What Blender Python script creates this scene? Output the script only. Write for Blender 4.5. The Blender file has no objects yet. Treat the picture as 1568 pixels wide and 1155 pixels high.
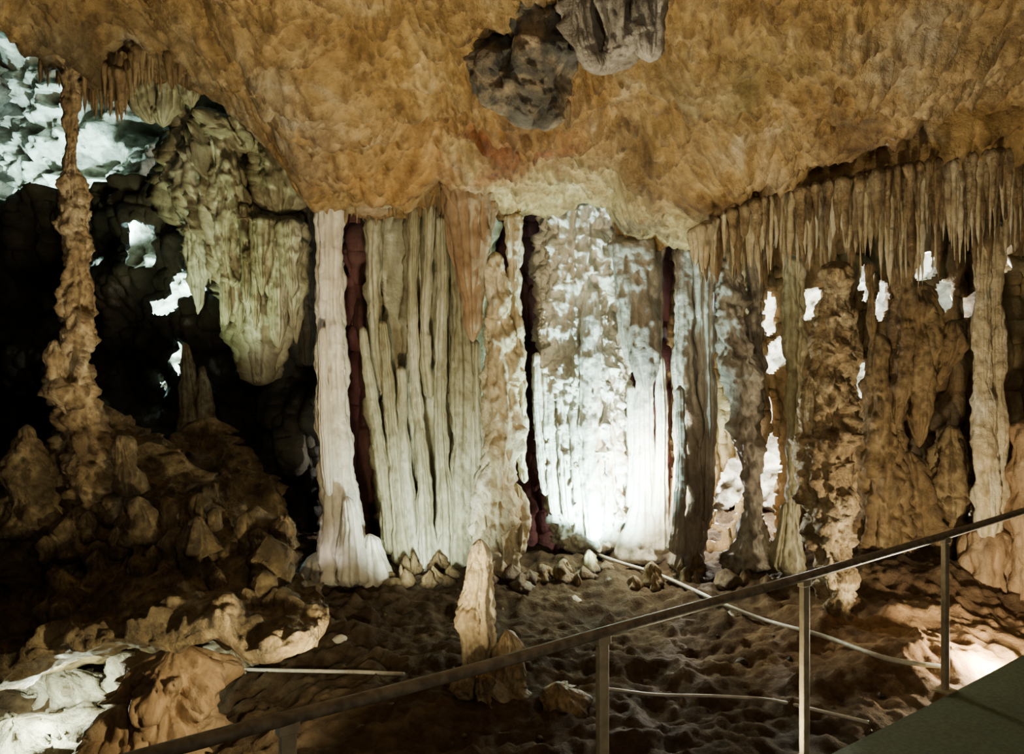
import bpy, numpy as np, math, random
from mathutils import Vector
random.seed(3)
F=1274.0; CU=784.0; CV=577.5; EZ=2.1
def at(u,v,d): return np.array([(u-CU)/F*d, d, EZ+(CV-v)/F*d])

# ---------------- noise ----------------
rng=np.random.RandomState(7)
PERM=rng.permutation(4096); VAL=rng.rand(4096)*2-1
def _h(i,j,k): return VAL[PERM[(PERM[(PERM[i&4095]+j)&4095]+k)&4095]]
def vn(x,y,z):
    x=np.asarray(x,float)+100.3; y=np.asarray(y,float)+211.7; z=np.asarray(z,float)+57.1
    x,y,z=np.broadcast_arrays(x,y,z)
    i=np.floor(x).astype(int); j=np.floor(y).astype(int); k=np.floor(z).astype(int)
    fx=x-i; fy=y-j; fz=z-k
    fx=fx*fx*fx*(fx*(fx*6-15)+10); fy=fy*fy*fy*(fy*(fy*6-15)+10); fz=fz*fz*fz*(fz*(fz*6-15)+10)
    def L(a,b,t): return a+(b-a)*t
    return L(L(L(_h(i,j,k),_h(i+1,j,k),fx),L(_h(i,j+1,k),_h(i+1,j+1,k),fx),fy),
             L(L(_h(i,j,k+1),_h(i+1,j,k+1),fx),L(_h(i,j+1,k+1),_h(i+1,j+1,k+1),fx),fy),fz)
def fbm(x,y,z,o=4,g=.5):
    s=0;a=1
    for q in range(o):
        s=s+a*vn(x*2**q+q*13.1,y*2**q+q*7.7,z*2**q+q*3.3); a*=g
    return s
def ridge(x,y,z,o=3):
    s=0;a=1
    for q in range(o):
        s=s+a*(1-2*np.abs(vn(x*2**q+q*5.1,y*2**q,z*2**q))); a*=.5
    return s

# ---------------- materials ----------------
def rock(name, cols, scale=1.5, zs=1.0, rough=.6, bump=.5, fine=22, spec=.4, dirt=.5, attr=False, pt=.6):
    m=bpy.data.materials.new(name); m.use_nodes=True; nt=m.node_tree; N=nt.nodes; L=nt.links
    b=N['Principled BSDF']; b.inputs['Roughness'].default_value=rough
    b.inputs['Specular IOR Level'].default_value=spec
    tc=N.new('ShaderNodeTexCoord'); mp=N.new('ShaderNodeMapping'); mp.inputs['Scale'].default_value=(1,1,zs)
    L.new(tc.outputs['Object'],mp.inputs[0])
    n1=N.new('ShaderNodeTexNoise'); n1.inputs['Scale'].default_value=scale; n1.inputs['Detail'].default_value=8; n1.inputs['Roughness'].default_value=.66
    n1.inputs['Distortion'].default_value=.6
    L.new(mp.outputs[0],n1.inputs['Vector'])
    r=N.new('ShaderNodeValToRGB'); L.new(n1.outputs[0],r.inputs[0])
    e=r.color_ramp.elements; k=len(cols)
    e[0].position=.32; e[0].color=(*cols[0],1); e[1].position=.68; e[1].color=(*cols[-1],1)
    for i in range(1,k-1):
        q=e.new(.32+.36*i/(k-1)); q.color=(*cols[i],1)
    n2=N.new('ShaderNodeTexNoise'); n2.inputs['Scale'].default_value=scale*7; n2.inputs['Detail'].default_value=6; n2.inputs['Roughness'].default_value=.7
    L.new(mp.outputs[0],n2.inputs['Vector'])
    r2=N.new('ShaderNodeValToRGB'); r2.color_ramp.elements[0].position=.36; r2.color_ramp.elements[0].color=(.36,.30,.25,1)
    r2.color_ramp.elements[1].position=.55; r2.color_ramp.elements[1].color=(1,1,1,1); L.new(n2.outputs[0],r2.inputs[0])
    mx=N.new('ShaderNodeMix'); mx.data_type='RGBA'; mx.blend_type='MULTIPLY'; mx.inputs[0].default_value=dirt
    L.new(r.outputs[0],mx.inputs[6]); L.new(r2.outputs[0],mx.inputs[7]); out=mx.outputs[2]
    if attr:
        a=N.new('ShaderNodeAttribute'); a.attribute_name='mineral_and_light'
        m2=N.new('ShaderNodeMix'); m2.data_type='RGBA'; m2.blend_type='MULTIPLY'; m2.inputs[0].default_value=1
        L.new(out,m2.inputs[6]); L.new(a.outputs['Color'],m2.inputs[7]); out=m2.outputs[2]
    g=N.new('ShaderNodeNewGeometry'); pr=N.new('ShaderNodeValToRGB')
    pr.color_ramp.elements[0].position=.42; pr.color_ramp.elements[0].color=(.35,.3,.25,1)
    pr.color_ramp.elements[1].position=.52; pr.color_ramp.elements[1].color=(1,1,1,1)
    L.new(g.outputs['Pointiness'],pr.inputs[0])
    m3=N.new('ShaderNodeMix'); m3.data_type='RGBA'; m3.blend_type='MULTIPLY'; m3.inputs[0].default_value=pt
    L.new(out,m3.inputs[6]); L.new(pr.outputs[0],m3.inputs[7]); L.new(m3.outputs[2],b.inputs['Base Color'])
    n3=N.new('ShaderNodeTexNoise'); n3.inputs['Scale'].default_value=fine; n3.inputs['Detail'].default_value=6; n3.inputs['Roughness'].default_value=.7
    L.new(tc.outputs['Object'],n3.inputs['Vector'])
    bp=N.new('ShaderNodeBump'); bp.inputs['Strength'].default_value=bump; bp.inputs['Distance'].default_value=.06
    L.new(n3.outputs[0],bp.inputs['Height']); L.new(bp.outputs[0],b.inputs['Normal'])
    return m
def plain(name,col,rough=.5,metal=0,var=.25,scale=30):
    m=bpy.data.materials.new(name); m.use_nodes=True; nt=m.node_tree; N=nt.nodes; L=nt.links
    b=N['Principled BSDF']; b.inputs['Roughness'].default_value=rough; b.inputs['Metallic'].default_value=metal
    n=N.new('ShaderNodeTexNoise'); n.inputs['Scale'].default_value=scale; n.inputs['Detail'].default_value=5
    r=N.new('ShaderNodeValToRGB'); r.color_ramp.elements[0].color=(*[c*(1-var) for c in col],1); r.color_ramp.elements[1].color=(*[min(1,c*(1+var)) for c in col],1)
    r.color_ramp.elements[0].position=.35; r.color_ramp.elements[1].position=.65
    tc=N.new('ShaderNodeTexCoord'); L.new(tc.outputs['Object'],n.inputs['Vector'])
    L.new(n.outputs[0],r.inputs[0]); L.new(r.outputs[0],b.inputs['Base Color'])
    bp=N.new('ShaderNodeBump'); bp.inputs['Strength'].default_value=.2; bp.inputs['Distance'].default_value=.01
    L.new(n.outputs[0],bp.inputs['Height']); L.new(bp.outputs[0],b.inputs['Normal'])
    return m
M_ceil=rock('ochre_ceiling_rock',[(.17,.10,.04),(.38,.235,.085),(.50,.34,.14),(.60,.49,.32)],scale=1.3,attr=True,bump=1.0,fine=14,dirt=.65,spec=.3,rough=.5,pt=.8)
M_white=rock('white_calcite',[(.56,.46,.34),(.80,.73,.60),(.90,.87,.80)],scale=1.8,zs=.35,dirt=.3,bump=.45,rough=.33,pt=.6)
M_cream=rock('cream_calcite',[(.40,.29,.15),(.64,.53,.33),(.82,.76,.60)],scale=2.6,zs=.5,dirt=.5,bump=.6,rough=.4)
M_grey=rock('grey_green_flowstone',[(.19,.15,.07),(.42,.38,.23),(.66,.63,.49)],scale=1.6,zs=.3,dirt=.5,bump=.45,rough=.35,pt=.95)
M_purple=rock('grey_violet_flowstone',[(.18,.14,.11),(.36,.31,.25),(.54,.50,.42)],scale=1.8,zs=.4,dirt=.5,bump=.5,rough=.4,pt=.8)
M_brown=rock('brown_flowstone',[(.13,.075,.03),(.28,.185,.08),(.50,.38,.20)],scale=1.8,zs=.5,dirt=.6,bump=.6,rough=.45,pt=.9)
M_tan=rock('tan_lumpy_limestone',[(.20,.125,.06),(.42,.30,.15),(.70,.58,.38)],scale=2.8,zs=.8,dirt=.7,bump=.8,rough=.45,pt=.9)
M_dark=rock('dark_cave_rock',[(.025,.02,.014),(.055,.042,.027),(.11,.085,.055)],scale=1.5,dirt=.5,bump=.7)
M_red=rock('dark_red_gap_shade',[(.08,.022,.03),(.15,.05,.05),(.22,.10,.085)],scale=1.5,zs=.3,dirt=.5,bump=.5)  # for the backing sheet; gap shade is put into this dark red
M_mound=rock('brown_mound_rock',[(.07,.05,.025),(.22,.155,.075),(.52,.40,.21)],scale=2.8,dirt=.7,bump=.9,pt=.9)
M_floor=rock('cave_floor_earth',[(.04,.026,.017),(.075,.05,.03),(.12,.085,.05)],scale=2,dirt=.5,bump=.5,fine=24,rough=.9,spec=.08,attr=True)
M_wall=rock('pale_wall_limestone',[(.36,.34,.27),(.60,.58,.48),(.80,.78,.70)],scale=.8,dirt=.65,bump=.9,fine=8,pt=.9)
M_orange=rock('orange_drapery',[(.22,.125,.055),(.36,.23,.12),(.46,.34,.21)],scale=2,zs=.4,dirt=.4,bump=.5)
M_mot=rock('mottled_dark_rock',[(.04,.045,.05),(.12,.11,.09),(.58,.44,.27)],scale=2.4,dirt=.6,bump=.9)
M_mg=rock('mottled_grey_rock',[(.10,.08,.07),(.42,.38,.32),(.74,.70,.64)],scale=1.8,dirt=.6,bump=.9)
M_rail=plain('worn_rail_paint',(.15,.12,.085),.5,.1,.35,25)
M_post=plain('beige_post_paint',(.36,.30,.20),.5,.1,.2,18)
M_slab=plain('green_grey_walkway_surface',(.10,.125,.075),.9,0,.2,40)
M_hose=plain('pale_conduit',(.55,.51,.44),.45,0,.15,20)

# ---------------- mesh helpers ----------------
def mesh_obj(name,V,Fc,mat,smooth=True,cols=None):
    me=bpy.data.meshes.new(name); V=np.asarray(V,dtype=np.float32)
    Fc=np.asarray(Fc,dtype=np.int32)
    me.vertices.add(len(V)); me.vertices.foreach_set('co',V.ravel())
    me.loops.add(Fc.size); me.loops.foreach_set('vertex_index',Fc.ravel())
    me.polygons.add(len(Fc)); me.polygons.foreach_set('loop_start',np.arange(len(Fc),dtype=np.int32)*Fc.shape[1])
    me.update(calc_edges=True); me.validate()
    me.polygons.foreach_set('use_smooth',[smooth]*len(me.polygons))
    if cols is not None:
        a=me.color_attributes.new('mineral_and_light','FLOAT_COLOR','POINT')
        a.data.foreach_set('color',np.c_[cols,np.ones(len(cols))].astype(np.float32).ravel())
    me.materials.append(mat)
    o=bpy.data.objects.new(name,me); bpy.context.collection.objects.link(o); return o
def gridfaces(r,c,wrap=False,off=0):
    i=np.arange(r-1)[:,None]; j=np.arange(c if wrap else c-1)[None,:]
    j2=(j+1)%c
    return np.stack([i*c+j,i*c+j2,(i+1)*c+j2,(i+1)*c+j],-1).reshape(-1,4)+off
def loft(sp,seg=72,squash=1.,fk=2.2,fa=.18,lf=5.,la=.12,ta=.06,seed=0,step=.02,fz=.25,knob=0.):
    P=np.array([at(*s[:3]) for s in sp]); R=np.array([s[3]*s[2]/F for s in sp])
    seglen=np.r_[0,np.cumsum(np.linalg.norm(np.diff(P,axis=0),axis=1))]
    n=max(6,int(seglen[-1]/step)); t=np.linspace(0,seglen[-1],n)
    def itp(y):
        idx=np.clip(np.searchsorted(seglen,t,side='right')-1,0,len(sp)-2)
        m=np.gradient(y,seglen) if len(sp)>2 else np.full(len(sp),(y[1]-y[0])/seglen[1])
        h=seglen[idx+1]-seglen[idx]; s=(t-seglen[idx])/h
        return ((2*s**3-3*s**2+1)*y[idx]+(s**3-2*s**2+s)*h*m[idx]+(-2*s**3+3*s**2)*y[idx+1]+(s**3-s**2)*h*m[idx+1])
    C=np.stack([itp(P[:,k]) for k in range(3)],1); r=np.maximum(itp(R),.004)
    r=r*np.clip(np.minimum(t,t[-1]-t)/(.02+r*.4),0.05,1)**.5
    th=np.linspace(0,2*np.pi,seg,endpoint=False)
    ct,st=np.cos(th)[None],np.sin(th)[None]; z=C[:,2:3]; rr=r[:,None]
    so=seed*17.3
    fl=ridge(ct*fk+so,st*fk,z*fz+so,2)
    rad=rr*(1+fa*(fl-.4)+ta*vn(z*6+so,so,ct*.5))
    X=C[:,0:1]+rad*ct; Y=C[:,1:2]+rad*st*squash; Z=z+0*ct
    ln=fbm(X*lf+so,Y*lf,Z*lf*.7,4,.6)-.15
    amp=la*np.minimum(rr,.35)**.7*.7
    if knob:
        kn=np.maximum(vn(X*5+so,Y*5,Z*5),0)**1.2+.5*np.maximum(vn(X*11,Y*11+so,Z*11),0)+.25*np.maximum(vn(X*23,Y*23+so,Z*23),0)
        ln=ln+knob*kn*1.5
    X=X+ct*ln*amp; Y=Y+st*ln*amp*squash; Z=Z+fbm(X*lf*.8,Y*lf+9,Z*lf,2)*amp*.4
    V=np.stack([X,Y,Z],-1).reshape(-1,3); Fc=gridfaces(n,seg,True)
    c0=len(V); V=np.vstack([V,C[0],C[-1]])
    k=np.arange(0,seg,2)
    cap0=np.stack([np.full(len(k),c0),(k+2)%seg,(k+1)%seg,k],1)
    b=(n-1)*seg; cap1=np.stack([np.full(len(k),c0+1),b+k,b+(k+1)%seg,b+(k+2)%seg],1)
    return V,np.vstack([Fc,cap0,cap1])
def join(parts):
    Vs=[];Fs=[];o=0
    for V,Fc in parts: Vs.append(V);Fs.append(Fc+o);o+=len(V)
    return np.vstack(Vs),np.vstack(Fs)
SEED=[0]
def fparts(spines,**kw):
    parts=[]
    for s in spines:
        SEED[0]+=1; k=dict(kw)
        if isinstance(s,tuple) and isinstance(s[1],dict): k.update(s[1]); s=s[0]
        parts.append(loft(s,seed=SEED[0],**k))
    return parts
def formation(name,spines,mat,extra=(),**kw):
    V,Fc=join(fparts(spines,**kw)+list(extra)); return mesh_obj(name,V,Fc,mat)
def sp(d,*pts): return [(p[0],p[1],d+(p[3] if len(p)>3 else 0),p[2]) for p in pts]

# ---------------- ceiling ----------------
lip=np.array([(-500,-20,7.0),(-100,20,7.0),(40,45,7.0),(80,110,7.0),(130,140,7.0),(185,150,7.1),(210,105,7.3),(250,112,7.5),(300,125,7.6),(345,160,7.8),(400,192,8),(445,235,8.1),(470,280,8.2),(495,318,8.3),
 (530,322,8.4),(560,326,8.5),(610,318,8.5),(680,300,8.6),(745,335,8.5),(800,345,8.6),(850,345,8.6),(880,325,8.6),(925,318,8.6),(950,355,8.5),(975,375,8.4),(1020,382,8.2),(1060,388,8.0),
 (1110,365,7.7),(1200,335,7.5),(1300,312,7.4),(1400,296,7.3),(1568,276,7.2),(1900,270,7.2),(2400,265,7.2)],float)
LX=(lip[:,0]-CU)/F*lip[:,2]; LY=lip[:,2]; LZ=EZ+(CV-lip[:,1])/F*lip[:,2]
xs=np.arange(-8.6,8.6,.0125)
ly=np.interp(xs,LX,LY); lz=np.interp(xs,LX,LZ)
tm=np.r_[np.linspace(0,.42,30,endpoint=False),np.linspace(.42,1,300)]
ys=-2+(ly[None]+2)*tm[:,None]
ztop=EZ+3.0+0*xs
s=np.clip((ys-3.0)/(ly[None]-3.0),0,1)
base=ztop[None]+(lz-ztop)[None]*s**1.15
X=np.broadcast_to(xs,ys.shape).copy(); Y=ys.copy(); Z=base.copy()
U=CU+X/np.maximum(Y,.5)*F; Vv=CV-(Z-EZ)/np.maximum(Y,.5)*F
fade=1-.55*s**6
wx=X+.15*vn(X*2,Y*2,31.); wy=Y+.15*vn(X*2,Y*2,41.)
Z+= (.24*fbm(X*.8,Y*.8,1.3,3)+.12*fbm(wx*2.6,wy*2.6,4.,5,.62)-.08*np.maximum(vn(wx*5,wy*4,9.),0)
     +.16*np.maximum(vn(wx*4.5,wy*4.5,19.)-.3,0)+.16*np.maximum(vn(wx*11,wy*11,29.)-.25,0)-.05*np.maximum(vn(wx*14,wy*14,39.),0)+.012*vn(wx*28,wy*28,49.))*fade
cv=np.interp(U,[1050,1130,1200,1300,1400,1480,1568,1700],[305,298,285,262,235,208,190,185])
cd=np.interp(U,[1080,1180,1300,1470,1568,1700],[0,.3,.9,1.1,.6,.4])
Z+=cd*np.exp(-(np.abs((Vv-cv)/np.interp(U,[1100,1450,1568],[9,22,16])))**3)*(Y>2)
def bump(u,v,ru,rv,a): 
    return a*np.exp(-((U-u)/ru)**2-((Vv-v)/rv)**2)*(Y>2)
for b_ in [(560,230,110,60,-.18),(330,60,120,50,-.18),(800,180,90,60,-.12),(1010,290,120,40,-.15),(1300,120,160,60,-.15),(1180,60,60,40,.2),(660,60,110,60,.1),(900,250,90,40,.05),(460,130,70,50,-.12),(1500,120,90,40,-.12),(400,80,50,30,.12)]:
    Z+=bump(*b_)
col=np.ones(X.shape+(3,))
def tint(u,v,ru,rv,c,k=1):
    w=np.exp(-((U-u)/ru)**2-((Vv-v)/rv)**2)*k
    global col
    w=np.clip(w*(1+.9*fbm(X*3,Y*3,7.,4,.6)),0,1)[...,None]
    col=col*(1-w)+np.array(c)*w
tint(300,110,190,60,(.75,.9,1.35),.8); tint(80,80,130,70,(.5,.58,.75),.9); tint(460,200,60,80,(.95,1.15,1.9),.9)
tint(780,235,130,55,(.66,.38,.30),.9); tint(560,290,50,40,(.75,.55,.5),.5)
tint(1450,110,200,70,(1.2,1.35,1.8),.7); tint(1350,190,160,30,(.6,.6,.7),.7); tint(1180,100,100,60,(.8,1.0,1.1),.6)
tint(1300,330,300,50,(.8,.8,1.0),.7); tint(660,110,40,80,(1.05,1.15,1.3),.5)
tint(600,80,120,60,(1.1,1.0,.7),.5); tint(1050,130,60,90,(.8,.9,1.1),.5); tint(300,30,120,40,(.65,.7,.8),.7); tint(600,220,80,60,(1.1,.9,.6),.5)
nb=110; tb=np.linspace(0,1,nb+1)[1:]
yb=ly[None]+(15-ly[None])*(tb[:,None]**1.5)
rise=1-np.exp(-(yb-ly[None])*1.3)
zb=lz[None]+(EZ+4.9-lz[None])*rise
zl=Z[-1:]-base[-1:]
xb=np.broadcast_to(xs,yb.shape)
zb=zb+zl*np.exp(-(yb-ly[None])*4)+(.35*fbm(xb*.7,yb*.7,8.,4)+.1*ridge(xb*2.5,yb*2.5,2.))*(1-np.exp(-(yb-ly[None])*3))
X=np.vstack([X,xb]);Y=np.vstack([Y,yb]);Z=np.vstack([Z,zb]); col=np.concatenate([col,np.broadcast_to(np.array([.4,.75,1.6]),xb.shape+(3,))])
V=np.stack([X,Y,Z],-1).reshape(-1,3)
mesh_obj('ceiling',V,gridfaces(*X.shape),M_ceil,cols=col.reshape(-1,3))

# ---------------- floor ----------------
def fz(x,y):
    x=np.asarray(x,float);y=np.asarray(y,float)
    z=-.02+.10*fbm(x*.6,y*.6,3.,3)+.05*fbm(x*2.6,y*2.6,5.,4,.5)
    z=z+.35*np.exp(-((x-3.6)/1.3)**2-((y-8.3)/.9)**2)
    z=z-.85*np.exp(-((x+3.2)/1.2)**2-((y-5.4)/1.3)**2)
    z=z+.12*np.exp(-((x-.0)/2.4)**2-((y-8.8)/.7)**2)
    n=(x-.354)*.578-(y-3.5)*.816
    k=np.clip((n+.8)/.8,0,1)**2
    return z*(1-.6*k)-.10*k-.2*np.clip((n-.05)/.2,0,1)
gx=np.arange(-9,9,.025); gy=np.arange(-2,15,.03)
GX,GY=np.meshgrid(gx,gy)
kk=np.clip(-((GX-.354)*.578-(GY-3.5)*.816)/.6,0,1)
GZ=fz(GX,GY)+(.03*ridge(GX*4,GY*4,1.,3)+.07*np.maximum(vn(GX*8,GY*8,3.)-.3,0)+.03*np.maximum(vn(GX*16,GY*16,3.),0))*kk
lit_pool=np.exp(-((GX-3.6)/1.5)**2-((GY-6.4)/.9)**2)[...,None]  # warm lamp pool put into the floor colour, with its tan earth tone
mesh_obj('floor',np.stack([GX,GY,GZ],-1).reshape(-1,3),gridfaces(*GX.shape),M_floor,cols=(1+lit_pool*np.array([3.8,3.2,2.6])).reshape(-1,3))
def onfloor(u,v):
    d=5.
    for _ in range(40):
        x=(u-CU)/F*d; zz=float(fz(x,d)); d=.5*d+.5*np.clip((EZ-zz)*F/(v-CV),1,14)
    return np.array([(u-CU)/F*d,d,float(fz((u-CU)/F*d,d))+.02])

# ---------------- shell walls ----------------
def wall(name,a,b,z0,z1,n,mat,amp=.5,step=.05):
    a=np.array(a);b=np.array(b);Ln=np.linalg.norm(b-a);k=int(Ln/step);m=int((z1-z0)/step)
    tt=np.linspace(0,1,k)[None];zz=np.linspace(z0,z1,m)[:,None]
    x=a[0]+(b[0]-a[0])*tt+0*zz;y=a[1]+(b[1]-a[1])*tt+0*zz;z=zz+0*tt
    q=amp*(fbm(x*.6,y*.6,z*.6,3)+.55*ridge(x*1.1,y*1.1,z*1.8,4)+.25*fbm(x*5,y*5,z*5,3))
    return mesh_obj(name,np.stack([x+n[0]*q,y+n[1]*q,z],-1).reshape(-1,3),gridfaces(m,k),mat)
wall('wall_back',(-9.5,13.3),(8.5,13.3),-1,7.4,(0,-1),M_wall,.7,.04)
wall('wall_left',(-8.3,-2),(-8.3,14),-1,7.2,(1,0),M_dark)
wall('wall_right',(7.9,-2),(7.9,14),-1,6,(-1,0),M_brown)

def sheet(name,us,tops,bots,d,mat,holes=(),amp=.25,step=4,flut=.0,thick=.2,seed=0,dd=None):
    u=np.arange(us[0],us[-1],step)
    top=np.interp(u,us,tops); bot=np.interp(u,us,bots)
    m=int((bot-top).max()/step); t=np.linspace(0,1,m)[:,None]
    vv=top[None]+(bot-top)[None]*t; uu=u[None]+0*vv
    dep=d if dd is None else np.interp(uu,us,dd)
    Pz=EZ+(CV-vv)/F*dep; Px=(uu-CU)/F*dep
    Py=dep+amp*fbm(Px*1.2+seed,Pz*1.0,seed+1.,4)+amp*.4*ridge(Px*3,Pz*2,seed*1.,3)+flut*ridge(Px*6+seed,0*Pz,Pz*.5,2)
    keep=np.ones(uu.shape,bool)
    wob=fbm(Px*5,Pz*5,3.+seed,3)*.35
    for (hu,hv,ru,rv,an) in holes:
        c,s_=math.cos(math.radians(an)),math.sin(math.radians(an))
        a_=(uu-hu)*c+(vv-hv)*s_; b_=-(uu-hu)*s_+(vv-hv)*c
        keep&=((a_/ru)**2+(b_/rv)**2+wob)>1
    Fc=gridfaces(*uu.shape); kf=keep.ravel()[Fc].all(1)
    o=mesh_obj(name,np.stack([Px,Py,Pz],-1).reshape(-1,3),Fc[kf],mat)
    md=o.modifiers.new('thickness','SOLIDIFY'); md.thickness=thick; md.offset=0
    return o
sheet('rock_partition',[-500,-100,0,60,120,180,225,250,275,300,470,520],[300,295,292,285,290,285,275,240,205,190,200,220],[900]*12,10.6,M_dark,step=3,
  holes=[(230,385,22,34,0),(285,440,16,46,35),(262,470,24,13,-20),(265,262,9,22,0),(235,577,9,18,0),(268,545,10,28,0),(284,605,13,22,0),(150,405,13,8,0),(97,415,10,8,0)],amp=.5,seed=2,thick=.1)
sheet('rock_partition',[1030,1100,1300,1500,1800],[330,320,300,280,270],[900,900,930,960,960],9.4,M_brown,step=3,dd=[9.6,9.5,9.3,9.0,8.6],
  holes=[(1118,755,18,60,5),(1181,735,18,75,0),(1184,480,12,40,0),(1192,545,20,28,20),(1247,465,11,26,0),(1325,435,12,26,0),(1352,462,11,32,0),(1318,580,12,28,0),(1417,408,12,22,0),(1440,455,18,24,0),(1180,630,9,24,0),(1093,824,16,9,0),(1549,400,12,20,0),(1478,772,10,14,0),(1482,470,8,20,0),(1195,815,12,26,0)],amp=.22,flut=.1,seed=4,thick=.08)
sheet('dark_gap_backing',[525,620,760,860,1060],[280,280,280,280,330],[900]*5,9.9,M_red,step=4,amp=.2,flut=.15,seed=9)  # dark sheet added behind the columns, its colour gives the gaps their darkness

# ---------------- main row of columns ----------------
formation('white_limestone_column',[sp(8.3,(503,290,30),(505,345,20),(505,420,19),(506,500,20),(509,580,22),(512,650,23),(516,720,25),(520,775,27),(524,830,34),(530,870,42),(535,905,48)),
  sp(8.1,(566,818,10),(570,850,20),(573,885,28),(573,915,30)), sp(8.35,(500,840,20),(498,880,34),(498,915,38)),
  sp(8.0,(532,760,8),(538,800,14),(540,850,22),(542,900,30)),
  sp(8.05,(494,500,4),(496,600,7),(500,700,8),(504,760,6))],M_white,fk=2.2,fa=.2,la=.14,lf=6,knob=.1)
formation('fluted_flowstone_drapery',[
  (sp(8.95,(658,290,80),(656,420,72),(660,560,72),(662,700,70),(662,800,60),(662,880,55)),dict(squash=.4,fk=6,fa=.45,seg=260)),
  sp(8.65,(575,330,14),(572,400,12),(574,470,10),(578,540,9),(586,600,8)),
  sp(8.55,(556,500,5),(563,560,8),(575,640,9),(587,720,10),(595,790,12),(602,850,15)),
  sp(8.5,(586,490,6),(592,560,8),(599,640,9),(607,730,11),(614,820,14),(622,870,18)),
  sp(8.45,(636,300,11),(633,380,9),(632,450,8),(634,540,9),(640,630,9),(648,720,10),(652,800,13),(655,880,22)),
  sp(8.5,(657,300,9),(655,400,8),(650,500,8),(652,560,9),(658,610,7)),
  sp(8.5,(676,330,9),(678,430,8),(676,520,9),(674,600,9),(678,700,10),(684,790,14),(684,880,20)),
  sp(8.5,(700,380,9),(705,470,13),(708,560,16),(708,650,16),(706,740,16),(706,810,18),(708,885,22)),
  sp(8.5,(615,560,7),(616,640,8),(622,720,9),(630,800,12),(636,880,16)),
  sp(8.5,(728,520,7),(728,620,9),(732,720,10),(735,800,14),(735,880,16)),
 ],M_grey,fk=1.5,fa=.18,la=.14,lf=7)
formation('cream_lumpy_column',[sp(8.25,(757,385,8),(757,405,15),(760,450,17),(763,500,21),(768,560,24),(772,620,25),(770,680,24),(763,730,27),(760,790,28),(766,840,26),(765,890,28)),
  sp(8.35,(785,325,14),(786,345,13),(786,400,11),(787,470,12),(791,540,12),(796,600,10),(797,680,8),(803,740,5)),
  sp(8.2,(738,740,10),(742,800,18),(748,860,20)),sp(8.3,(790,740,8),(792,780,14),(795,810,16),(788,850,20))],M_cream,fk=1.8,fa=.2,la=.28,lf=8,knob=.3)
formation('brown_stalactite',[sp(8.1,(712,270,44),(718,320,34),(720,370,27),(722,420,19),(723,470,15),(724,505,10),(724,524,3)),
   sp(8.2,(695,280,20),(695,330,14),(696,380,8),(697,410,2)),sp(8.2,(745,300,18),(745,350,12),(744,385,4))],M_orange,fk=2.2,fa=.2,la=.16)
formation('large_white_column',[(sp(9.2,(895,300,66),(890,350,62),(888,420,62),(890,500,64),(892,600,66),(896,700,64),(900,780,58),(903,850,54)),dict(seg=220,fk=3.5,fa=.14,la=.2,lf=11,knob=.6,step=.014)),
  sp(8.85,(838,570,8),(842,650,11),(846,720,11),(850,790,10)),sp(8.8,(858,600,10),(864,680,12),(868,760,11),(872,800,8)),
  sp(8.95,(942,480,10),(944,560,11),(942,650,10),(944,760,10)), sp(8.85,(822,540,7),(826,620,9),(832,700,9),(838,760,8)),
  sp(8.75,(905,440,8),(905,500,15),(902,620,20),(903,700,20),(908,780,16),(910,830,12)),
  sp(8.75,(880,620,10),(885,700,13),(888,780,12)),sp(8.8,(930,600,9),(930,700,11),(930,790,12))],M_white,fk=2,fa=.16,la=.14,lf=8)
formation('grey_stalactite',[sp(8.35,(972,355,36),(976,400,33),(980,470,30),(984,520,26),(986,560,19),(988,585,11),(989,600,4)),
  sp(8.4,(1000,360,20),(1002,420,14),(1004,470,12),(1005,505,7),(1005,522,2)),sp(8.45,(955,350,18),(957,440,13),(960,520,9),(962,560,3))],M_purple,fk=2,fa=.2,la=.2)
formation('white_calcite_stalagmite',[sp(8.9,(985,570,12),(985,650,15),(986,720,17),(985,780,22),(983,820,32),(980,870,42)),
  sp(8.8,(1011,545,5),(1012,600,9),(1013,680,10),(1011,760,11),(1010,820,18),(1008,850,20)),sp(8.9,(967,590,6),(968,700,7),(969,780,9))],M_white,fk=2.2,fa=.2,la=.12)
formation('grey_fluted_column',[sp(8.5,(1052,375,18),(1050,430,14),(1050,500,16),(1050,560,18),(1056,620,21),(1060,700,23),(1061,780,25),(1055,830,28),(1050,880,34)),
  sp(8.4,(1085,375,20),(1080,440,15),(1080,500,14),(1082,560,14),(1084,640,12),(1084,720,10),(1082,800,11)),
  sp(8.3,(1041,590,7),(1042,640,8),(1043,720,9),(1040,800,11),(1036,850,16))],M_purple,fk=2,fa=.24,la=.2)
formation('grey_lumpy_column',[sp(8.2,(1105,370,22),(1115,430,20),(1122,500,20),(1132,560,22),(1140,620,22),(1146,680,18),(1151,730,12),(1151,780,12),(1148,830,24),(1140,880,40)),
  sp(8.3,(1156,380,12),(1156,450,10),(1156,520,11),(1158,600,9),(1156,660,6))],M_purple,fk=1.8,fa=.22,la=.36,lf=9,knob=.5)
formation('slender_limestone_column',[sp(8.0,(1212,390,14),(1216,450,15),(1218,520,16),(1217,570,14),(1214,640,11),(1213,700,10),(1213,770,11),(1213,830,15),(1210,880,28)),
  sp(8,(1203,770,5),(1202,800,7),(1198,835,11),(1194,875,18))],M_grey,fk=1.8,fa=.2,la=.25,lf=7)
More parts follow.
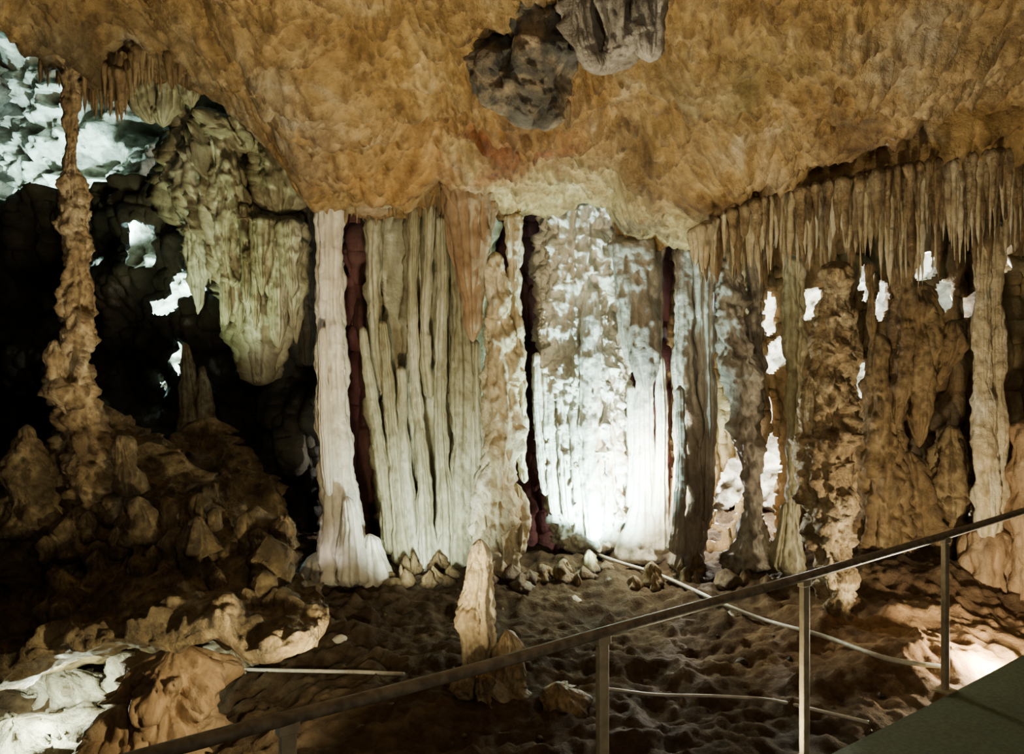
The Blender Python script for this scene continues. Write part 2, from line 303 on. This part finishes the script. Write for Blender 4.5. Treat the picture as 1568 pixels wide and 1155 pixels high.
formation('tan_lumpy_column',[sp(7.0,(1282,400,22),(1280,440,18),(1275,500,21),(1270,550,28),(1270,610,33),(1267,670,35),(1264,720,32),(1268,780,31),(1276,840,28),(1280,900,25),(1284,960,23),(1288,1010,28)),
  sp(6.95,(1244,570,8),(1244,640,12),(1242,700,10),(1249,760,8)),
  sp(7.2,(1303,470,8),(1304,540,10),(1300,620,12),(1303,700,10),(1298,800,10))],M_tan,fk=1.8,fa=.22,la=.34,lf=9,knob=.5,step=.014)
formation('brown_flowstone_curtain',[
  sp(8.4,(1345,510,10),(1348,570,18),(1348,640,24),(1350,720,30),(1350,800,36),(1352,880,44),(1355,950,52)),
  sp(8.2,(1382,400,14),(1388,480,18),(1385,540,16),(1378,600,11),(1372,650,4)),
  sp(8.2,(1400,430,14),(1408,500,22),(1412,550,19),(1409,600,15),(1407,650,12),(1408,685,4)),
  sp(8.1,(1460,490,12),(1460,530,18),(1450,560,14),(1440,590,4)),sp(8.1,(1332,400,6),(1335,470,6),(1336,500,5),(1336,530,2)),
  sp(8.5,(1390,690,16),(1395,760,30),(1400,840,42),(1410,940,56)),
  sp(8.5,(1455,650,14),(1452,720,26),(1450,800,36),(1450,880,44),(1450,950,52)),
  sp(8.6,(1332,630,8),(1328,700,14),(1327,800,26),(1320,900,36))],M_brown,fk=2,fa=.28,la=.28,lf=7,knob=.5)
formation('cream_fluted_column',[sp(7.7,(1508,340,14),(1505,430,10),(1503,500,12),(1503,580,14),(1506,650,15),(1508,720,16),(1512,780,16),(1514,830,18)),
  sp(7.75,(1530,340,12),(1528,430,9),(1527,520,10),(1528,600,10),(1530,700,12),(1532,800,14))],M_cream,fk=1.8,fa=.18,la=.2,lf=7)
formation('brown_rock_pedestal',[sp(7.8,(1515,800,22),(1512,830,32),(1512,880,36),(1515,930,40),(1515,975,46)),sp(7.6,(1578,640,20),(1583,760,30),(1588,880,40),(1592,970,50))],M_orange,fk=2,fa=.18,la=.25,knob=.3)
# low clumps around the column feet
rc=random.Random(21); cl=[]
for i in range(46):
    u=rc.uniform(500,1230); p=onfloor(u,rc.uniform(875,905)); 
    d=p[1]; v=CV-(p[2]-EZ)*F/d; r=rc.uniform(5,14); h=rc.uniform(10,34)
    cl.append([(u,v-h,d,r*.35),(u,v-h*.6,d,r*.8),(u+2,v-h*.2,d,r*1.1),(u,v+8,d,r*1.5)])
formation('stalagmite_clumps',cl,M_brown,seg=28,la=.4,lf=9,knob=.3)

# ---------------- stalactite fringes ----------------
def fringe(name,rng_u,top,bot,d,n,mat,r0=8,seed=1,jit=.25,var=1.6):
    rnd=random.Random(seed); parts=[]
    for i in range(n):
        u=rng_u[0]+(rng_u[1]-rng_u[0])*(i+rnd.random()*.9)/n
        tv=np.interp(u,*top); bv=np.interp(u,*bot); bv=tv+(bv-tv)*(1-(rnd.random()**1.3)*jit*var)
        r=r0*(.6+rnd.random()*.8); dj=d+rnd.uniform(-jit,jit)
        if bv-tv<12: continue
        SEED[0]+=1
        h=bv-tv; k=rnd.uniform(-3,3)
        parts.append(loft([(u,tv-16,dj,r*2.0),(u,tv+h*.2,dj,r*1.15),(u+k*.4,tv+h*.5,dj,r*.8),(u+k*.7,tv+h*.8,dj,r*.5),(u+k,bv,dj,r*.1)],seg=18,fa=.15,la=.2,lf=9,seed=SEED[0],step=.018))
    V,Fc=join(parts); return mesh_obj(name,V,Fc,mat)
T=([1040,1130,1200,1300,1400,1568,1700],[375,328,305,285,268,245,240])
B=([1040,1130,1200,1300,1400,1450,1500,1568,1700],[425,440,440,430,445,425,410,400,395])
fringe('stalactite_fringe',(1060,1680),T,B,7.25,115,M_cream,4.6,1,.35)
fringe('stalactite_fringe',(1060,1640),T,([1040,1400,1600],[435,440,410]),7.6,75,M_brown,6.5,5,.35)
fringe('stalactite_fringe',(1110,1680),([1040,1130,1200,1300,1400,1568,1700],[375,330,305,282,262,235,232]),([1040,1200,1568,1700],[395,390,350,345]),7.0,95,M_tan,4.8,9,.4)
fringe('small_stalactite_cluster',(60,305),([0,60,130,190,210,300],[30,50,100,120,80,100]),([0,60,130,190,210,300],[70,125,178,200,145,145]),7.0,80,M_brown,3.6,3,.35)
fringe('small_stalactite_cluster',(530,700),([530,700],[300,290]),([530,560,700],[345,350,330]),8.3,24,M_brown,4.5,4,.2)
# ceiling pendants
formation('dark_hanging_rock',[sp(5.7,(825,-20,50),(815,45,58),(805,100,66),(798,145,58),(800,170,48),(812,195,24)),
   sp(5.6,(765,60,14),(762,95,24),(762,140,24),(768,172,12)),sp(5.6,(835,120,14),(842,150,26),(838,180,20),(835,200,8))],M_mot,fk=1.2,fa=.14,la=.35,lf=5,seg=140,knob=.5,step=.012)
formation('grey_hanging_rock',[sp(5.2,(930,-80,85),(932,-20,75),(937,20,64),(940,60,50),(935,90,36),(930,112,18)),
   sp(5.1,(985,-20,28),(993,40,26),(995,75,20),(995,95,10)),sp(5.1,(885,-20,20),(890,30,18),(900,80,15),(912,112,8))],M_mg,fk=2.0,fa=.25,la=.35,lf=5,seg=140,knob=.3,step=.012)
formation('small_stalactite',[sp(5.8,(868,150,8),(868,180,6),(869,196,2))],M_tan,seg=24)

# ---------------- left side ----------------
formation('thin_left_column',[sp(6.6,(100,20,26),(102,70,17),(106,130,11),(108,200,9),(110,255,9),(112,280,16),(115,310,19),(118,370,17),(120,430,18),(120,475,24),(118,520,22),(112,560,30),(112,600,32),(125,640,27),(140,680,32),(148,730,38),(150,790,48),(150,840,70)),
  sp(6.5,(85,520,6),(88,560,12),(96,600,15),(110,640,14))],M_tan,fk=1.6,fa=.2,la=.34,lf=10,knob=.45,step=.014)
formation('pale_hanging_drapery',[sp(8.6,(215,80,28),(218,130,26),(222,160,20),(232,190,10)),sp(8.6,(255,80,32),(258,130,28),(255,170,22),(250,195,8)),sp(8.5,(290,90,22),(292,140,16),(294,165,5))],M_grey,fk=2.5,fa=.3,la=.3,squash=.6)
tips=[]
rnd=random.Random(5)
for i in range(18):
    u=300+i*9+rnd.uniform(-3,3); tv=rnd.uniform(360,400); bv=tv+rnd.uniform(60,150)*(1 if i>3 else .7); r=rnd.uniform(6,11)
    tips.append(sp(9.1+rnd.uniform(-.15,.3),(u,tv-60,r*1.3),(u,tv,r*1.3),(u+1,(tv+bv)/2,r),(u+2,bv-15,r*.6),(u+2,bv,1.5)))
formation('green_flowstone_canopy',[
  (sp(9.6,(345,150,30),(340,185,56),(345,230,76),(352,280,80),(362,330,80),(378,370,74),(388,410,62),(392,450,44)),dict(seg=200,fk=4,fa=.3,la=.4,lf=5,knob=.3)),
  (sp(9.6,(390,400,54),(396,460,48),(398,520,36),(398,590,20)),dict(fk=3,fa=.3)),
  sp(9.2,(295,220,14),(296,260,24),(301,310,27),(312,360,18),(320,410,8)),
  sp(9.1,(345,250,20),(345,320,28),(340,380,24),(350,440,18)),
  sp(9.2,(400,200,20),(425,250,34),(432,290,34),(430,330,18)),
  sp(9.1,(330,170,30),(345,195,48),(360,215,40),(380,235,16)),
  sp(9.2,(440,330,24),(443,390,24),(446,440,16),(448,480,9),(448,505,3))]+tips,M_grey,fk=2,fa=.28,la=.3,lf=6)
formation('dark_gap_fill',[sp(9.5,(455,180,40),(462,260,30),(466,350,18),(468,450,14),(472,560,10))],M_dark,fk=2,fa=.2,la=.2)  # dark mass added to fill the black gap between canopy and white column
formation('small_backlit_stalagmite',[sp(9.9,(283,525,5),(286,560,9),(290,600,12),(294,640,22),(300,700,40)),sp(9.9,(310,560,6),(312,610,12),(315,660,20))],M_tan,la=.2)
edge=[(-420,1080,5.0),(-200,1060,5.0),(-50,1035,5.0),(20,1005,5.05),(80,985,5.1),(130,980,5.05),(200,960,5.1),(260,968,5.05),(330,958,5.1),(400,985,5.0),(450,985,5.05),(485,968,5.25),(495,940,5.7),(470,905,6.3),(430,870,7.0)]
EP=np.array([at(*p) for p in edge]); tt=np.r_[0,np.cumsum(np.linalg.norm(np.diff(EP,axis=0),axis=1))]; q=np.linspace(0,tt[-1],520)
EP=np.stack([np.interp(q,tt,EP[:,k]) for k in range(3)],1)
for _ in range(10): EP[1:-1]=(EP[:-2]+EP[1:-1]+EP[2:])/3
Cn=np.array([-3.0,7.4,0])
prof=[(1,.75),(.8,.55),(.6,.36),(.4,.2),(.2,.10),(.1,.06),(.03,.03),(0,0),(-.01,-.04),(.0,-.09),(.04,-.13),(.12,-.17),(.25,-.22),(.5,-.32),(.8,-.45)]
pf=np.array(prof); ti=np.linspace(0,len(prof)-1,220); fr=np.interp(ti,range(len(prof)),pf[:,0]); dz=np.interp(ti,range(len(prof)),pf[:,1])
LXm=EP[None,:,0]+(Cn[0]-EP[None,:,0])*fr[:,None]*.9; LYm=EP[None,:,1]+(Cn[1]-EP[None,:,1])*fr[:,None]; LZm=EP[None,:,2]+dz[:,None]
n1=fbm(LXm*4,LYm*4,LZm*4,4,.55); n2=np.maximum(vn(LXm*7,LYm*7,LZm*7+5),0)+.4*np.maximum(vn(LXm*15,LYm*15,LZm*15+5),0)
dd_=np.stack([LXm-Cn[0],LYm-Cn[1]],-1); dd_/=np.linalg.norm(dd_,axis=-1,keepdims=True)
LXm=LXm+dd_[...,0]*(n1*.06+n2*.07); LYm=LYm+dd_[...,1]*(n1*.06+n2*.07); LZm=LZm+n1*.06+n2*.10*(dz[:,None]>-.02)
led=(np.stack([LXm,LYm,LZm],-1).reshape(-1,3),gridfaces(220,520))
knobs=[sp(5.5,(268,895,6),(266,910,12),(268,935,13),(272,975,20)),sp(5.4,(303,935,6),(303,950,8),(308,985,16)),sp(5.9,(410,820,10),(412,842,24),(415,870,25),(420,910,36)),
   sp(5.8,(330,880,8),(335,910,14),(340,960,24)),sp(5.6,(430,900,14),(440,930,36),(450,960,38)),sp(6.1,(210,760,10),(215,800,24),(215,840,36)),sp(6.3,(40,650,10),(42,690,22),(45,750,30),(40,830,44)),
   sp(5.9,(300,790,10),(303,820,20),(300,860,30)),sp(5.6,(375,900,10),(380,930,20),(385,975,36)),sp(6.4,(185,665,8),(190,700,16),(200,760,20)),
   sp(5.6,(110,900,14),(110,940,30),(110,985,40))]
rk=random.Random(8)
for i in range(60):
    u=rk.uniform(60,440); v=rk.uniform(780,950); d=6.9-(v-700)/250*1.5; r=rk.uniform(6,17)
    knobs.append(sp(d,(u,v-r*2,r*.5),(u,v-r*.8,r*1.1),(u+2,v+r*.6,r),(u,v+r*2.2,r*1.5)))
formation('dark_rock_mound',[
  (sp(7.0,(150,620,20),(155,660,50),(170,720,100),(190,780,135),(205,840,160),(215,900,185),(215,950,200),(215,1000,200)),dict(squash=.75,seg=420,fk=1.4,fa=.12,la=.7,lf=4,ta=.02,step=.012,knob=.6)),
  (sp(7.9,(310,640,20),(300,700,80),(300,780,115),(305,860,130),(310,980,140)),dict(squash=.6,seg=240,fk=1.5,fa=.12,la=.7,lf=4,knob=.6)),
  (sp(6.6,(-60,720,30),(-40,800,80),(-20,900,120),(-10,970,150)),dict(squash=.7,seg=200,fk=1.8,fa=.15,la=.6,lf=4,knob=.6)),
 ]+[(k,dict(la=.4,lf=7,fa=.18,knob=.4,seg=56)) for k in knobs],M_mound,extra=[led])
formation('orange_rock_outcrop',[(sp(5.45,(270,990,60),(265,1030,75),(255,1080,70),(245,1130,75),(235,1220,100)),dict(seg=180)),sp(5.2,(190,1080,14),(180,1130,40),(165,1220,60))],M_orange,fa=.12,la=.4,lf=6,knob=.5)
formation('pale_boulder',[sp(6.5,(95,1015,30),(100,1045,50),(95,1090,50),(90,1140,50)),sp(5.9,(20,1100,30),(30,1120,70),(30,1180,90)),sp(6.4,(185,1000,12),(185,1040,20),(180,1090,30)),sp(6.5,(350,975,20),(355,1010,34),(360,1060,50))],M_wall,la=.6,lf=7,knob=.7,squash=.7)

# ---------------- foreground ----------------
formation('white_stalagmite',[sp(5.75,(735,826,7),(735,845,13),(735,870,16),(735,895,18),(731,915,24),(729,945,26),(731,975,23),(732,1000,22),(736,1035,24)),],M_cream,fk=1.8,fa=.2,la=.2,lf=10,seg=110,step=.01,knob=.25,ta=.12)
formation('stalagmite_mound',[sp(5.6,(776,965,6),(777,985,13),(776,1020,18),(772,1060,26)),sp(5.55,(740,1022,24),(742,1050,36),(750,1090,56),(760,1130,100),(765,1180,150)),
  sp(5.4,(710,1020,6),(712,1040,12),(715,1070,24))],M_tan,fk=2,fa=.22,la=.4,lf=8,seg=160,knob=.5,step=.012)
formation('lumpy_boulder',[sp(5.35,(855,1045,18),(858,1065,28),(862,1090,30),(868,1120,30)),sp(5.3,(880,1075,8),(884,1095,12),(886,1115,12))],M_tan,fk=1.5,fa=.2,la=.4,lf=9,seg=90,knob=.5,step=.012)
rnd=random.Random(11); ps={0:[],1:[]}
for i,(u,v,r) in enumerate([(522,980,10),(880,918,8),(1120,941,10),(770,935,5),(1040,850,8),(1135,1015,9),(600,1085,10),(480,1060,8),(985,960,6),(1210,1010,6),(1350,1065,8)]+[(rnd.uniform(480,1560),rnd.uniform(930,1150),rnd.uniform(1.5,5)) for _ in range(120)]):
    p=onfloor(u,v); d=p[1]
    if (p[0]-.354)*.578-(p[1]-3.5)*.816>-.15: continue
    SEED[0]+=1
    ps[0 if i<3 else 1].append(loft([(u,v-r*.8,d,r*.6),(u,v-r*.4,d,r*1.1),(u,v+r*.3,d,r*1.2),(u,v+r,d,r*.6)],seg=16,la=.25,lf=8,seed=SEED[0],step=.008))
V,Fc=join(ps[0]); mesh_obj('white_pebbles',V,Fc,M_white)
V,Fc=join(ps[1]); mesh_obj('scattered_stones',V,Fc,M_mound)

def tube(pts,r,seg=12,flat=1.):
    pts=np.array(pts); T_=np.gradient(pts,axis=0); T_/=np.linalg.norm(T_,axis=1)[:,None]
    S=np.cross(T_,[0,0,1]); S/=np.linalg.norm(S,axis=1)[:,None]; W=np.cross(S,T_)
    a=np.linspace(0,2*np.pi,seg,endpoint=False)
    V=pts[:,None]+r*(np.cos(a)[None,:,None]*S[:,None]+flat*np.sin(a)[None,:,None]*W[:,None])
    V=V.reshape(-1,3); Fc=gridfaces(len(pts),seg,True); c0=len(V); V=np.vstack([V,pts[0],pts[-1]])
    k=np.arange(0,seg,2); b=(len(pts)-1)*seg
    return V,np.vstack([Fc,np.stack([np.full(len(k),c0),(k+2)%seg,(k+1)%seg,k],1),np.stack([np.full(len(k),c0+1),b+k,b+(k+1)%seg,b+(k+2)%seg],1)])
def dense(uv,n=80):
    uv=np.array(uv,float); t=np.r_[0,np.cumsum(np.hypot(*np.diff(uv,axis=0).T))]; q=np.linspace(0,t[-1],n)
    a=np.interp(q,t,uv[:,0]); b=np.interp(q,t,uv[:,1])
    k=np.ones(7)/7; a[3:-3]=np.convolve(a,k,'valid'); b[3:-3]=np.convolve(b,k,'valid'); return list(zip(a,b))
for uv,r in [([(330,1030),(380,1038),(450,1040),(540,1042),(618,1046)],.013),([(880,842),(905,855),(950,872),(1000,885),(1050,908),(1110,938),(1180,965),(1260,985),(1310,1005),(1350,1022),(1400,1030),(1450,1035)],.018),
             ([(925,1068),(1000,1078),(1100,1080),(1180,1085),(1260,1105),(1330,1122)],.011)]:
    P=np.array([onfloor(*p) for p in dense(uv)]); 
    for k in range(6): P[1:-1]=(P[:-2]+P[1:-1]+P[2:])/3
    P[:,2]+=.04
    V,Fc=tube(P,r); mesh_obj('floor_conduit',V,Fc,M_hose)

# walkway slab and handrail
e0=np.array([.354,3.5]); dr=np.array([.816,.578]); nr=np.array([.578,-.816])
def slabz(s): return .05+.012*s+.006*s*max(s,0)
ns=40
ss=np.linspace(-6,4.6,ns)
rows=[]
for s_ in ss:
    p=e0+dr*s_; q=p+nr*3.2; z=slabz(s_)
    rows.append([[*p,z-.35],[*p,z-.012],[*(p+nr*.012),z],[*(p+nr*2),z],[*q,z],[*q,z-.35]])
V=np.array(rows).reshape(-1,3)
mesh_obj('concrete_walkway',V,gridfaces(ns,6),M_slab,smooth=False)
rail=bpy.data.objects.new('metal_handrail',None); bpy.context.collection.objects.link(rail)
posts=[(-.735,2.6),(.354,3.5),(1.52,4.35),(2.72,5.2),(3.92,6.05)]
def foot(x,y): 
    s_=(np.array([x,y])-e0)@dr; p=e0+dr*s_+nr*.04; return p,slabz(s_)
railuv=[(60,1205,2.15),(230,1155,2.36),(424,1104,2.62),(615,1056,2.95),(780,1011,3.25),(915,971,3.53),(1060,931,3.9),(1232,884,4.38),(1340,852,4.75),(1452,819,5.22),(1568,783,5.75),(1680,745,6.3)]
RP=np.array([at(*p) for p in railuv]); t=np.r_[0,np.cumsum(np.linalg.norm(np.diff(RP,axis=0),axis=1))]; q=np.linspace(0,t[-1],90)
RP=np.stack([np.interp(q,t,RP[:,k]) for k in range(3)],1)
for _ in range(6): RP[1:-1]=(RP[:-2]+RP[1:-1]+RP[2:])/3
V,Fc=tube(RP,.027,20,.85); o=mesh_obj('rail_bar',V,Fc,M_rail); o.parent=rail
def box(c0,c1,w,dp,ax):
    a=np.array(ax); n=np.array([-ax[1],ax[0]]); out=[]
    for z,c in ((c0[2],c0),(c1[2],c1)):
        for su,sv in ((-1,-1),(1,-1),(1,1),(-1,1)):
            p=np.array(c[:2])+a*su*w/2+n*sv*dp/2; out.append([*p,z])
    return np.array(out),np.array([[0,1,2,3],[7,6,5,4],[0,4,5,1],[1,5,6,2],[2,6,7,3],[3,7,4,0]])
for i,(x,y) in enumerate(posts):
    k=np.argmin(np.abs(RP[:,0]/RP[:,1]-x/y)); top=RP[k]
    p,z=foot(top[0],top[1])
    bx=[box((*top[:2],z),(*top[:2],top[2]-.01),.052,.03,dr), box((*top[:2],z+.001),(*top[:2],z+.014),.12,.10,dr), box((*top[:2],top[2]-.05),(*top[:2],top[2]-.005),.07,.04,dr)]
    V,Fc=join(bx); o=mesh_obj('post_%d'%(i+1),V,Fc,M_post,smooth=False); o.parent=rail
    bv=o.modifiers.new('b','BEVEL'); bv.width=.004; bv.segments=2

# ---------------- lights ----------------
def spot(name,u,v,d,tgt,P,colr,ang=90,r=.08,blend=.8):
    l=bpy.data.lights.new(name,'SPOT'); l.energy=P; l.color=colr; l.spot_size=math.radians(ang); l.spot_blend=blend; l.shadow_soft_size=r
    o=bpy.data.objects.new(name,l); bpy.context.collection.objects.link(o)
    p=Vector(at(u,v,d)); o.location=p; q=Vector(at(*tgt)); o.rotation_euler=(q-p).to_track_quat('-Z','Y').to_euler(); return o
def point(name,u,v,d,P,colr,r=.1):
    l=bpy.data.lights.new(name,'POINT'); l.energy=P; l.color=colr; l.shadow_soft_size=r
    o=bpy.data.objects.new(name,l); bpy.context.collection.objects.link(o); o.location=at(u,v,d); return o
WARM=(1,.86,.54); COOL=(.58,1,.97); NEU=(1,.93,.80)
spot('roof_uplight',560,1220,4.2,(640,120,6.2),950,WARM,125,.07)
spot('roof_uplight',1150,1230,4.3,(1080,100,5.6),520,WARM,120,.07)
spot('roof_uplight',1400,1000,6.3,(1250,60,5.4),850,(1,.88,.64),120,.06)
spot('roof_uplight',-100,1500,3.0,(250,60,6.4),600,(1,.92,.75),100,.1)
l=spot('front_fill_light',784,577,1,(900,470,8),230,(1,.88,.66),110,.3); l.location=(1.0,-1.2,EZ+.6)  # added fill light behind the camera, brightens the whole view from the front
# accent lamps
spot('column_spotlight',930,890,8.0,(908,600,9.1),2000,COOL,95)
point('column_back_lamp',1035,770,9.25,90,(1,.97,.82),.05)
point('column_back_lamp',997,720,8.4,130,(1,.98,.76),.04)
spot('column_spotlight',640,900,7.2,(650,700,8.9),230,(.82,1,.88),95)
spot('column_spotlight',430,930,7.3,(505,680,8.3),230,(1,.95,.86),80)
spot('rear_chamber_lamp',40,360,11.9,(60,230,13),900,COOL,130,.06)
spot('rear_chamber_lamp',180,360,11.9,(170,230,13),900,COOL,130,.06)
point('rear_chamber_lamp',260,500,12.2,600,COOL,.15)
point('rear_chamber_lamp',1160,640,11.4,1700,(1,1,.90),.15)
point('rear_chamber_lamp',1400,470,11.2,900,(.85,1,.97),.15)
spot('canopy_spotlight',290,640,8.0,(330,270,9.6),230,(.74,1,.62),80)
point('under_ledge_lamp',70,1075,5.75,70,(.88,1,.72),.05)
point('path_lamp',1530,1010,5.95,260,(1,.86,.58),.06)
spot('path_lamp',1400,1070,5.7,(1300,750,7.5),150,WARM,110)
spot('mound_lamp',520,1080,4.2,(230,830,6.4),190,(1,.88,.52),100,.06)
w=bpy.data.worlds.new('cave_air'); bpy.context.scene.world=w; w.use_nodes=True
w.node_tree.nodes['Background'].inputs[0].default_value=(.7,.65,.5,1); w.node_tree.nodes['Background'].inputs[1].default_value=.03
cam=bpy.data.cameras.new('camera'); cam.sensor_width=36; cam.lens=36*F/1568; cam.clip_start=.05
co=bpy.data.objects.new('camera',cam); bpy.context.collection.objects.link(co); co.location=(0,0,EZ); co.rotation_euler=(math.pi/2,0,0)
bpy.context.scene.camera=co
